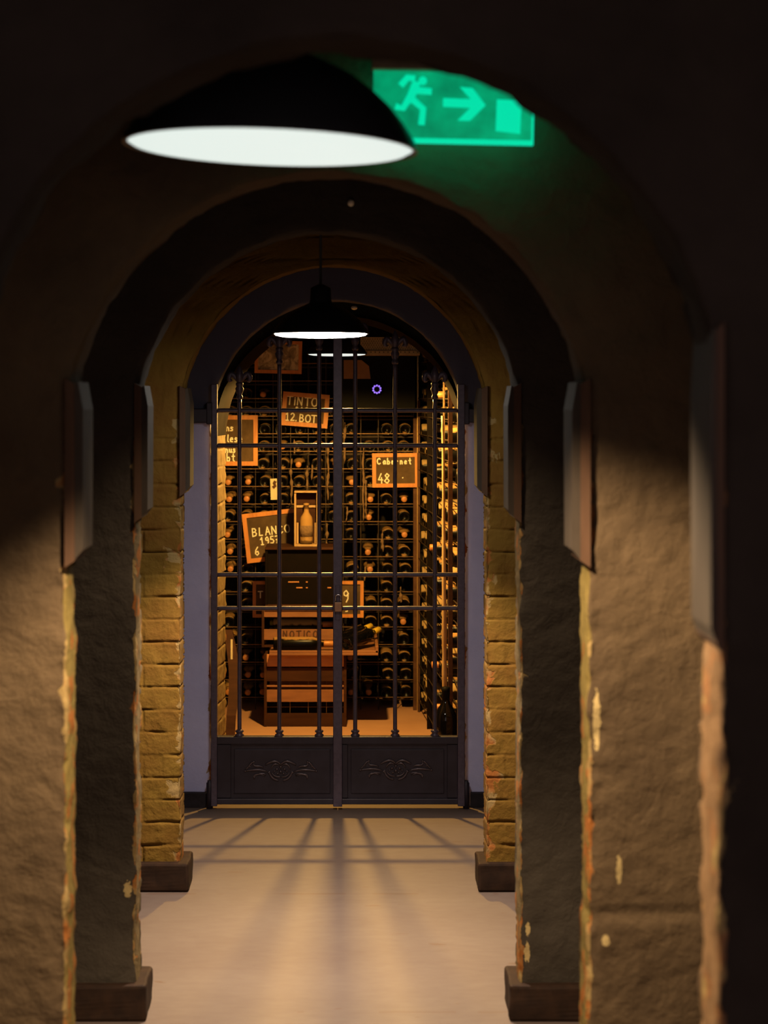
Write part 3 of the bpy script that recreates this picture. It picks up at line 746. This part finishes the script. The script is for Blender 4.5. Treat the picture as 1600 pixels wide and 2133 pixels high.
# ------------------------------------------------------------------ stroke lettering
ST = {
 'T': [[(0, 1), (.9, 1)], [(.45, 1), (.45, 0)]], 'i': [[(.15, .62), (.15, 0)], [(.15, .82), (.15, .86)]], 'I': [[(.2, 1), (.2, 0)]],
 'N': [[(0, 0), (.05, 1), (.65, .02), (.7, 1)]], 'O': [[(.4, 1), (.1, .85), (0, .5), (.1, .12), (.4, 0), (.7, .12), (.8, .5), (.7, .88), (.4, 1)]],
 'B': [[(0, 0), (0, 1), (.45, .95), (.55, .75), (.4, .55), (0, .5)], [(.4, .55), (.65, .3), (.5, .05), (0, 0)]],
 'L': [[(.1, 1), (0, 0), (.5, .02)]], 'A': [[(0, 0), (.35, 1), (.7, 0)], [(.12, .35), (.58, .35)]],
 'C': [[(.65, .85), (.4, 1), (.1, .85), (0, .5), (.1, .12), (.4, 0), (.65, .15)]], 'P': [[(0, 0), (0, 1), (.5, .95), (.55, .65), (0, .5)]],
 '1': [[(0, .75), (.25, 1), (.25, 0)], [(.05, 0), (.45, 0)]], '2': [[(0, .8), (.25, 1), (.5, .8), (.45, .55), (0, 0), (.55, .03)]],
 '7': [[(0, .98), (.5, 1), (.2, 0)], [(.1, .5), (.45, .52)]], '9': [[(.5, .75), (.3, 1), (.05, .85), (.05, .6), (.3, .5), (.5, .75), (.45, .3), (.3, 0)]], '5': [[(.5, 1), (.08, 1), (.05, .6), (.35, .6), (.52, .35), (.35, .02), (0, .1)]],
 '3': [[(0, .95), (.4, 1), (.45, .75), (.2, .55), (.5, .4), (.45, .05), (0, .05)]], '6': [[(.45, 1), (.1, .6), (0, .25), (.25, 0), (.5, .2), (.4, .45), (.05, .35)]],
 '4': [[(.35, 1), (0, .35), (.6, .35)], [(.42, .6), (.42, 0)]], '8': [[(.3, 1), (.05, .8), (.3, .52), (.6, .25), (.3, 0), (0, .25), (.3, .52), (.55, .8), (.3, 1)]],
 'a': [[(.45, .5), (.2, .58), (0, .3), (.15, 0), (.42, .2), (.45, .55), (.5, 0)]], 'b': [[(0, 1), (0, 0), (.35, .02), (.45, .3), (.3, .52), (0, .4)]],
 'e': [[(0, .3), (.42, .34), (.35, .55), (.12, .55), (0, .3), (.1, .03), (.42, .05)]], 'r': [[(0, .55), (.02, 0)], [(.02, .35), (.2, .55), (.35, .5)]],
 'n': [[(0, .55), (0, 0)], [(0, .4), (.2, .56), (.38, .45), (.4, 0)]], 't': [[(.2, .95), (.2, .1), (.4, 0)], [(0, .6), (.42, .62)]],
 's': [[(.4, .5), (.15, .58), (.05, .4), (.38, .22), (.3, .02), (0, .05)]], 'u': [[(0, .55), (.05, .08), (.25, .02), (.4, .15), (.42, .55)], [(.42, .15), (.46, 0)]], 'l': [[(.1, 1), (.05, .1), (.2, 0)]], 'h': [[(0, 1), (0, 0)], [(0, .4), (.2, .56), (.38, .45), (.4, 0)]],
 'o': [[(.2, .56), (0, .3), (.2, 0), (.42, .3), (.2, .56)]], 'S': [[(.55, .85), (.3, 1), (.05, .8), (.5, .35), (.35, .02), (0, .12)]], '.': [[(.05, 0), (.07, .05)]], ' ': [],
}
WD = {'i': .4, 'I': .45, 'l': .35, '.': .3, ' ': .5, '1': .65}
def write(bm, txt, x, z, h, r, y, spacing=1.0, slope=0):
    for ch in txt:
        for st in ST[ch]:
            pts = [(x+p[0]*h*.8+random.uniform(-.02, .02)*h, y, z+p[1]*h+random.uniform(-.02, .02)*h) for p in st]
            for a_, b2 in zip(pts, pts[1:]): tube(bm, [a_, b2], r, 6, .35)
            for a_ in pts: lathe(bm, [(0, -r*.36), (r*.98, -r*.2), (r*.98, r*.2), (0, r*.36)], 8, 'Y', a_)
        z += slope*h
        w_ = WD.get(ch, .95 if ch.isupper() else .65)
        x += h*.8*w_*spacing+h*.12
def chalkboard(label, cx, cy, w_, h_, ang, d, fr, texts, frame_mat='wood_o', slate='slate'):
    """size in px at distance d"""
    k = d/F; t = thing('chalkboard', label, 'chalkboard', P(cx, cy, d), 'wood framed chalkboards in the cellar')
    W, H, f = w_*k/2, h_*k/2, fr*k
    bm = G(); box(bm, -W+f*.6, W-f*.6, -.002, .006, -H+f*.6, H-f*.6); obj('slate', bm, M[slate], t)
    bm = G()
    for s in (-1, 1):
        prism(bm, [(-W, s*H), (W, s*H), (W-f, s*(H-f)), (-W+f, s*(H-f))], -.010, .008)
        prism(bm, [(s*W, -H), (s*W, H), (s*(W-f), H-f), (s*(W-f), -H+f)], -.010, .008)
    obj('frame', bm, M[frame_mat], t)
    bm = G()
    for txt, x, y, hh, sp in texts: write(bm, txt, x*k, -y*k, hh*k, 1.25*k, -.0035, sp)
    obj('chalk_writing', bm, M['chalk'], t)
    t.rotation_euler = (0, math.radians(ang), 0)
    return t
BD = 9.90
chalkboard('tilted chalkboard reading TINTO and 12 BOT, upper middle of the back rack', 636, 854, 97, 70, 4.5, BD, 9, [('TiNTO', -40, -9, 17, 1.0), ('SAC', -20, 4, 9, 1.3), ('12.', -39, 24, 16, 1.0), ('BOT', -10, 25, 15, .9)])
chalkboard('chalkboard half hidden by the brick edge on the left, reading lese and bt', 480, 917.5, 114, 105, 0, BD, 9, [('ns', -8, -20, 14, .9), ('lese', -6, 3, 15, .95), ('nus', -10, 25, 13, .9), ('bt', -7, 43, 16, 1.0)])
chalkboard('chalkboard reading Cabernet and 48 on the right of the back rack', 824, 979.5, 97, 71, -.4, BD, 8, [('Cabernet', -38, -13, 12, 1.2), ('48', -36, 27, 20, 1.05), ('.', 14, 16, 14, 1)])
chalkboard('large tilted chalkboard reading BLANCO 195 and 6, left of the boxed bottle', 573, 1115, 128, 103, -6.6, BD, 9, [('BLANCO', -46, -3, 16, .95), ('1957', -31, 16.5, 15, 1.1), ('6', -45, 37, 17, 1.0)])
chalkboard('low dark chalkboard with orange frame, mostly hidden behind the stacked crates', 642, 1248, 231, 76, 0, BD, 7, [('T', -104, -3, 13, 1), ('9', 74, 6, 24, 1), ('3', 78, 24, 10, 1), (')', 104, 2, 14, 1)] if False else [('T', -104, -3, 13, 1), ('9', 74, 6, 24, 1), ('3', 78, 26, 10, 1)])

# framed picture
k = 9.88/F; t = thing('framed_picture', 'small wood framed landscape picture hanging at the upper left behind a gate finial', 'picture', P(580, 744, 9.88))
W, H, f = 49*k, 34*k, 7*k
bm = G(); box(bm, -W+f*.5, W-f*.5, 0, .006, -H+f*.5, H-f*.5); obj('print', bm, M['print'], t)
bm = G()
for s in (-1, 1):
    prism(bm, [(-W, s*H), (W, s*H), (W-f, s*(H-f)), (-W+f, s*(H-f))], -.008, .008)
    prism(bm, [(s*W, -H), (s*W, H), (s*(W-f), H-f), (s*(W-f), -H+f)], -.008, .008)
obj('frame', bm, M['wood_o'], t); t.rotation_euler = (0, math.radians(1.2), 0)

# white price tag
t = thing('price_tag', 'narrow pale paper tag with a dark mark, hung on the back rack left of centre', 'tag', P(570.5, 1019, 9.885))
k = 9.885/F
bm = G(); box(bm, -7*k, 7*k, 0, .002, -22*k, 22*k); obj('card', bm, M['tagp'], t)
bm = G(); tube(bm, [(4*k, -.002, 17*k), (1*k, -.002, 12*k), (3*k, -.002, 7*k), (-2*k, -.002, 3*k)], 3.2*k, 8, .2); obj('printed_mark', bm, M['ink'], t)
bm = G(); tube(bm, [(0, .001, 22*k), (0, .012, 27*k), (0, RD-9.885+.001, P(0, 0, 0).z*0+ (zr[7]-P(0, 1019, 9.885).z))], .0006, 5); obj('string', bm, M['cord'], t)
t.rotation_euler = (0, -.03, 0)

# brown sheets pinned below the vent
p0, p1 = P(716, 789, 9.59), P(772, 750, 9.59)
bm = G(); prism(bm, [(p0.x, p0.z), (p1.x, p0.z), (p1.x-.008, p1.z-.03), (p1.x-.045, p1.z), (p0.x, p1.z)], 9.594, 9.5985)
tag(obj('cardboard_sheet', bm, M['brownp']), 'plain brown cardboard sheet fixed to the black recess box below the small cellar lamp', 'sheet')
# perforated vent above, black box standing for the unlit recess below it, security camera
t = thing('air_vent', 'pale perforated metal vent box high at the back right of the cellar', 'vent', P(813, 740, 9.45))
k = 9.45/F; bm = G()
W, H = 62*k, 38*k
box(bm, -W, W, 0, .30, 0, H*.26, .002)
box(bm, -W, W, .012, .30, H*.26, H, .001); obj('vent_box', bm, M['greymetal'], t)
bm = G()
for r_ in range(6):
    for i in range(24):
        x = -W+(i+.5+(r_ % 2)*.5)*2*W/24.5; z = H*.34+r_*H*.11
        lathe(bm, [(0, .0105), (.0022, .0105), (.0022, .0118), (0, .0118)], 8, 'Y', (x, 0, z))
for i in range(14): lathe(bm, [(0, -.0012), (.003, -.0012), (.003, .001), (0, .001)], 8, 'Y', (-W+.01+i*2*W/14, 0, H*.17))
o = obj('perforations', bm, M['black'], t); o['kind'] = 'stuff'
for x in (-W*.8, W*.8):
    bm = G(); tube(bm, [(x, .15, H), (x, .15, 2.5-P(0, 740, 9.45).z)], .004, 8); obj('hanging_rod', bm, M['greymetal'], t)
p0, p1 = P(712, 851, 9.60), P(866, 742, 9.60)
bm = G(); box(bm, p0.x, p1.x, 9.60, 9.92, p0.z, p1.z, .004)
tag(obj('unlit_recess_box', bm, M['black']), 'unlit recess built as black box under the perforated vent, with the violet light on it', 'recess')
t = thing('security_camera', 'small round black security camera with a ring of violet lights', 'camera', P(785, 811, 9.58))
bm = G(); lathe(bm, [(0, -.025), (.018, -.027), (.026, -.022), (.028, 0), (.028, .019), (0, .019)], 24, 'Y'); obj('camera_body', bm, M['black'], t, True)
for i in range(10):
    a = 2*math.pi*(i+.5)/10
    bm = G(); lathe(bm, [(0, -.031), (.0052, -.030), (.0052, -.024), (0, -.024)], 8, 'Y', (.0185*math.cos(a), 0, .0185*math.sin(a)))
    obj('violet_light', bm, M['led'], t)

# ------------------------------------------------------------------ crates in the middle of the cellar
def Z(py, d): return CZ+(VY-py)*d/F
def Xp(px, d): return (px-VX)*d/F
d0 = 9.42
t = thing('slatted_crate', 'large slatted brown wooden crate on the cellar floor, lowest of the stack', 'crate', (Xp(636, d0), d0, 0))
rx = t.location.x
x0, x1 = Xp(550, d0)-rx, Xp(722, d0)-rx
for (a, b_), mm in (((1513, 1488), 'wood_r'), ((1462, 1437), 'wood_c'), ((1431, 1427.5), 'wood_c'), ((1419, 1391), 'wood_c'), ((1388, 1363), 'wood_o2')):
    pass
M['wood_o2'] = basic('bright_crate_wood', (.50, .22, .07), (.36, .14, .05), 30, .6, stretch=(.15, 1, 1))
for (a, b_), mm in (((1513.2, 1486), 'wood_r'), ((1462, 1437), 'wood_c'), ((1431, 1427.5), 'wood_c'), ((1419, 1391), 'wood_r'), ((1388.5, 1363), 'wood_o2')):  # dark wood of the bottom slat paints in light fading towards the floor
    bm = G(); za, zb = max(0, Z(a, d0)), Z(b_, d0)
    box(bm, x0+.008, x1-.008, 0, .012, za, zb, .001); obj('slat', bm, M[mm], t)
    bm = G(); box(bm, x0+.008, x1-.008, .30, .312, za, zb, .001); obj('back_slat', bm, M[mm], t)
for sx in (x0, x1-.014):
    for yy_ in (-.004, .294):
        bm = G(); box(bm, sx, sx+.014, yy_, yy_+.02, 0, Z(1362, d0)-.001, .002); obj('corner_post', bm, M['wood_r'], t)
for px in (604, 642, 680):
    bm = G(); X = Xp(px, d0)-rx; tube(bm, [(X, .02, .01), (X, .02, .3)], .0016, 5); obj('wire', bm, M['rust'], t)
for zz_ in (Z(1474, d0), Z(1430, d0)):
    bm = G(); tube(bm, [(x0+.01, .022, zz_), (x1-.01, .022, zz_)], .0015, 5); obj('wire', bm, M['rust'], t)
bm = G()
for sx in (x0+.001, x1-.013):
    for za, zb in ((.05, .12), (.17, .24), (.28, .35)): box(bm, sx, sx+.012, .017, .293, za, zb, .001)
obj('side_slats', bm, M['wood_r'], t)
bm = G(); box(bm, x0+.015, x1-.015, .014, .298, .004, .016); obj('crate_bottom', bm, M['wood_r'], t)
TZ = Z(1362, d0)
# tray board on top
bm = G(); box(bm, Xp(561, 9.36), Xp(788, 9.36), 9.36, 9.88, TZ, TZ+.013, .002)
box(bm, Xp(561, 9.36), Xp(788, 9.36), 9.36, 9.372, TZ+.013, TZ+.024, .002)
box(bm, Xp(788, 9.36)-.014, Xp(788, 9.36)+.001, 9.36, 9.88, TZ+.013, TZ+.045, .002)
tag(obj('serving_tray', bm, M['wood_c']), 'wide shallow wooden tray with a raised rim, resting on the slatted crate', 'tray')
TT = TZ+.013
# crate with burnt lettering
d1 = 9.56
t = thing('lettered_crate', 'open wooden crate with burnt NOTICO lettering, holding wine bottles on the tray', 'crate', (Xp(640, d1), d1, TT))
rx = t.location.x; x0, x1 = Xp(545, d1)-rx, Xp(705, d1)-rx
for (a, b_), mm in (((1333, 1311), 'wood_c'), ((1285.5, 1271), 'wood_c')):
    bm = G(); box(bm, x0+.012, x1-.012, 0, .012, Z(a, d1)-TT, Z(b_, d1)-TT, .001); pl = obj('front_plank', bm, M[mm], t)
    if a == 1333:
        bm = G(); kk = d1/F; write(bm, 'NOTICO', Xp(590, d1)-rx, Z(1327.5, d1)-TT, 13*kk, 1.5*kk, -.0005, 1.25); obj('burnt_lettering', bm, M['ink'], pl)
for sx in (x0, x1-.013):
    bm = G(); box(bm, sx, sx+.013, 0, .27, 0, Z(1271, d1)-TT, .002); obj('side_panel', bm, M['wood_r'], t)
bm = G(); box(bm, x0+.013, x1-.013, .012, .27, 0.0, .0115); obj('crate_bottom', bm, M['wood_r'], t)
bm = G(); box(bm, x0+.013, x1-.013, .258, .27, .012, Z(1271, d1)-TT, .001); obj('back_panel', bm, M['wood_r'], t)
# bottles inside it and on the tray
FL = TT+.012+.0342
inner = [(-.405, 1, 9.612, FL, MB2, 'front left'), (-.085, -1, 9.684, FL, MB3, 'middle'), (-.405, 1, 9.757, FL, MB, 'rear'),
         (-.380, 1, 9.648, FL+.0590, MB2, 'front of the upper layer'), (-.100, -1, 9.7205, FL+.0590, MB3, 'rear of the upper layer')]
for xb, sg, yy_, zz_, mt, wd in inner:
    bottle(mt, (xb, yy_, zz_), (sg, 0, 0), f'wine bottle lying on its side inside the lettered crate, {wd}', 'bottles in the lettered crate')
bottle(MB, (-.372, 9.435, TT+.0345), (1, .03, 0), 'dusty wine bottle lying on the tray in front of the lettered crate', 'bottles lying on the wooden tray')
for tx, ty, tz, wd in ((.152, 9.66, Z(1312, 9.66), 'right'), (.112, 9.735, Z(1304, 9.735), 'left')):
    ax = Vector((.5, .75, .13)).normalized(); bb = Vector((tx, ty, tz))-ax*.301; bb.z = max(bb.z, TT+.035)
    bottle(MB3, bb, ax, f'dark bottle with yellow foil neck lying on the tray, {wd} of the two', 'bottles lying on the wooden tray')
# dark crate on top and the boxed bottle
d2 = 9.55; zb = Z(1271, d1); zt = Z(1140, d2)
t = thing('dark_crate', 'dark brown wooden crate stacked on the lettered crate under the boxed bottle', 'crate', (Xp(625, d2), d2, zb))
rx = t.location.x; x0, x1 = Xp(552, d2)-rx, Xp(703, d2)-rx; H = zt-zb
bm = G(); box(bm, x0, x1, -.01, .26, H-.012, H, .002); obj('lid', bm, M['wood_r'], t)
bm = G(); box(bm, x0, x1, 0, .25, 0, .028, .002); obj('base_board', bm, M['wood_r'], t)
for sx in (x0, x1-.014): 
    bm = G(); box(bm, sx, sx+.014, 0, .25, .028, H-.012, .002); obj('side_panel', bm, M['crate_black'], t)
bm = G(); box(bm, x0+.014, x1-.014, .02, .032, .028, H-.012); obj('front_board', bm, M['crate_black'], t)
for a, b_, y_ in ((600, 623, 1213), (617, 630, 1225), (637, 641, 1213), (637, 641, 1225), (682, 690, 1225)):
    bm = G(); p = P(a, y_, d2); box(bm, Xp(a, d2)-rx, Xp(b_, d2)-rx, .014, .021, Z(y_, d2)-zb-.003, Z(y_, d2)-zb+.003, .001); obj('bottle_cap_dash', bm, M['foil'], t)  # foil dashes added on the front for bottle caps showing from behind
d3 = 9.60
t = thing('display_box', 'upright open wooden box with a slatted top, holding one dusty bottle', 'box', (Xp(637.5, d3), d3, zt))
x0, x1 = Xp(613, d3)-t.location.x, Xp(663, d3)-t.location.x; H = Z(1023, d3)-zt
for sx in (x0, x1-.009):
    bm = G(); box(bm, sx, sx+.009, 0, .09, .010, H-.012 if sx == x0 else H-.01, .001); obj('side_board', bm, M['wood_p'], t)
bm = G(); box(bm, x0, x1, 0, .09, 0, .010, .001); obj('bottom_board', bm, M['wood_p'], t)
bm = G(); box(bm, x0, x1, -.002, .09, H-.008, H, .001); obj('top_board', bm, M['wood_p'], t)
bm = G(); box(bm, x0+.009, x1-.009, .072, .081, Z(1059, d3)-zt, Z(1054, d3)-zt, .001); obj('cross_slat', bm, M['wood_p'], t)
bm = G(); box(bm, x0+.009, x1-.009, .082, .09, .010, H-.008); obj('back_board', bm, M['wood_r'], t)
bm = G(); box(bm, x0+.009, x1-.009, .074, .081, Z(1052, d3)-zt, Z(1029, d3)-zt); obj('top_panel', bm, M['wood_r'], t)
for sx in (x0+.010, x1-.020):
    bm = G(); box(bm, sx, sx+.010, .055, .07, .010, .115, .002); obj('packing_batten', bm, M['wood_p'], t)
# squat dusty bottle inside: 85 px tall
bo = thing('wine_bottle', 'squat dust coated bottle standing inside the upright display box', 'bottle', (Xp(637.5, d3)+.001, d3+.036, zt+.0105))
s = .205
prof = [(0, .02), (.2, .0), (.31, .02), (.315, .1), (.315, .58), (.28, .66), (.17, .74), (.125, .79), (.115, .93), (.14, .935), (.14, .99), (0, 1)]
bm = G(); lathe(bm, [(r*s*.5*.98, z*s) for r, z in prof], 28); 
for v in bm.verts: v.co.z = v.co.z
obj('bottle_body', bm, M['bottle3'], bo, True)
bm = G(); lathe(bm, [(.1575*s*.985, .18*s), (.1575*s*1.0, .18*s), (.1575*s*1.0, .45*s), (.1575*s*.985, .45*s)], 28); obj('paper_label', bm, M['web'], bo, True)

# dark plank leaning at the left with a pale strip
bm = G(); pts = [P(480+18*math.sin(math.pi*i/20)*.6-6*(i/20), 1500-188*i/20, 9.1+.25*i/20) for i in range(21)]
pts[0] = Vector((pts[0].x, 9.08, .003))
t = thing('leaning_stave', 'dark curved wooden stave leaning at the left behind the brick edge', 'stave', (pts[0].x, 9.08, 0))
b0 = Vector((pts[0].x, 9.08, 0))
bm = G(); n = 20
for i in range(n):
    a, c_ = pts[i]-b0, pts[i+1]-b0
    wv = Vector((.022*(1+.15*math.sin(math.pi*i/n)), 0, 0)); th = Vector((0, .012, 0))
    w2 = Vector((.022*(1+.15*math.sin(math.pi*(i+1)/n)), 0, 0))
    vs = [bm.verts.new(q_) for q_ in (a-wv, a+wv, a+wv+th, a-wv+th, c_-w2, c_+w2, c_+w2+th, c_-w2+th)]
    for f_ in ((0, 1, 5, 4), (1, 2, 6, 5), (2, 3, 7, 6), (3, 0, 4, 7)): bm.faces.new([vs[j] for j in f_])
    if i == 0: bm.faces.new([vs[j] for j in (3, 2, 1, 0)])
    if i == n-1: bm.faces.new([vs[j] for j in (4, 5, 6, 7)])
bmesh.ops.remove_doubles(bm, verts=bm.verts[:], dist=1e-5)
obj('stave_board', bm, M['wood_r'], t)
bm = G(); p0 = P(482, 1373, 9.2)-b0; p1 = P(482, 1332, 9.2)-b0
tube(bm, [p0, p1], .006, 6); obj('pale_strip', bm, M['tagp'], t)

# dusty cobweb strands hanging on the rack
webs = [(607, 955, 1052), (640, 970, 1022), (650, 968, 1000), (683, 925, 1042), (718, 880, 965), (757, 930, 1084), (762, 1000, 1080), (797, 1105, 1150), (722, 1055, 1085), (681, 1090, 1138), (760, 1180, 1210), (835, 1222, 1255), (613, 915, 945)]
for i, (px, ya, yb) in enumerate(webs):
    bm = G(); n = 22; pts = []; rr = []; ox = random.uniform(-2, 2)
    for j in range(n+1):
        y = ya+(yb-ya)*j/n
        p = P(px+2.5*ns((px, y*.03, 0), 1, i)+5*(j/n)*random.uniform(-.1, .1), y, 9.905)
        pts.append(p); rr.append(max(.002, .0095*(.55+1.3*ns((px, y*.09, 2), 1, i)))*(1-.6*abs(2*j/n-1)**3))
    tube(bm, pts, rr, 7, .8)
    tag(obj('cobweb_strand', bm, M['web'], None, True), f'dusty brown cobweb strand on the front of the back rack, {ORD[sorted(webs).index(webs[i])]} from left', 'cobweb', 'cobwebs hanging on the back rack')
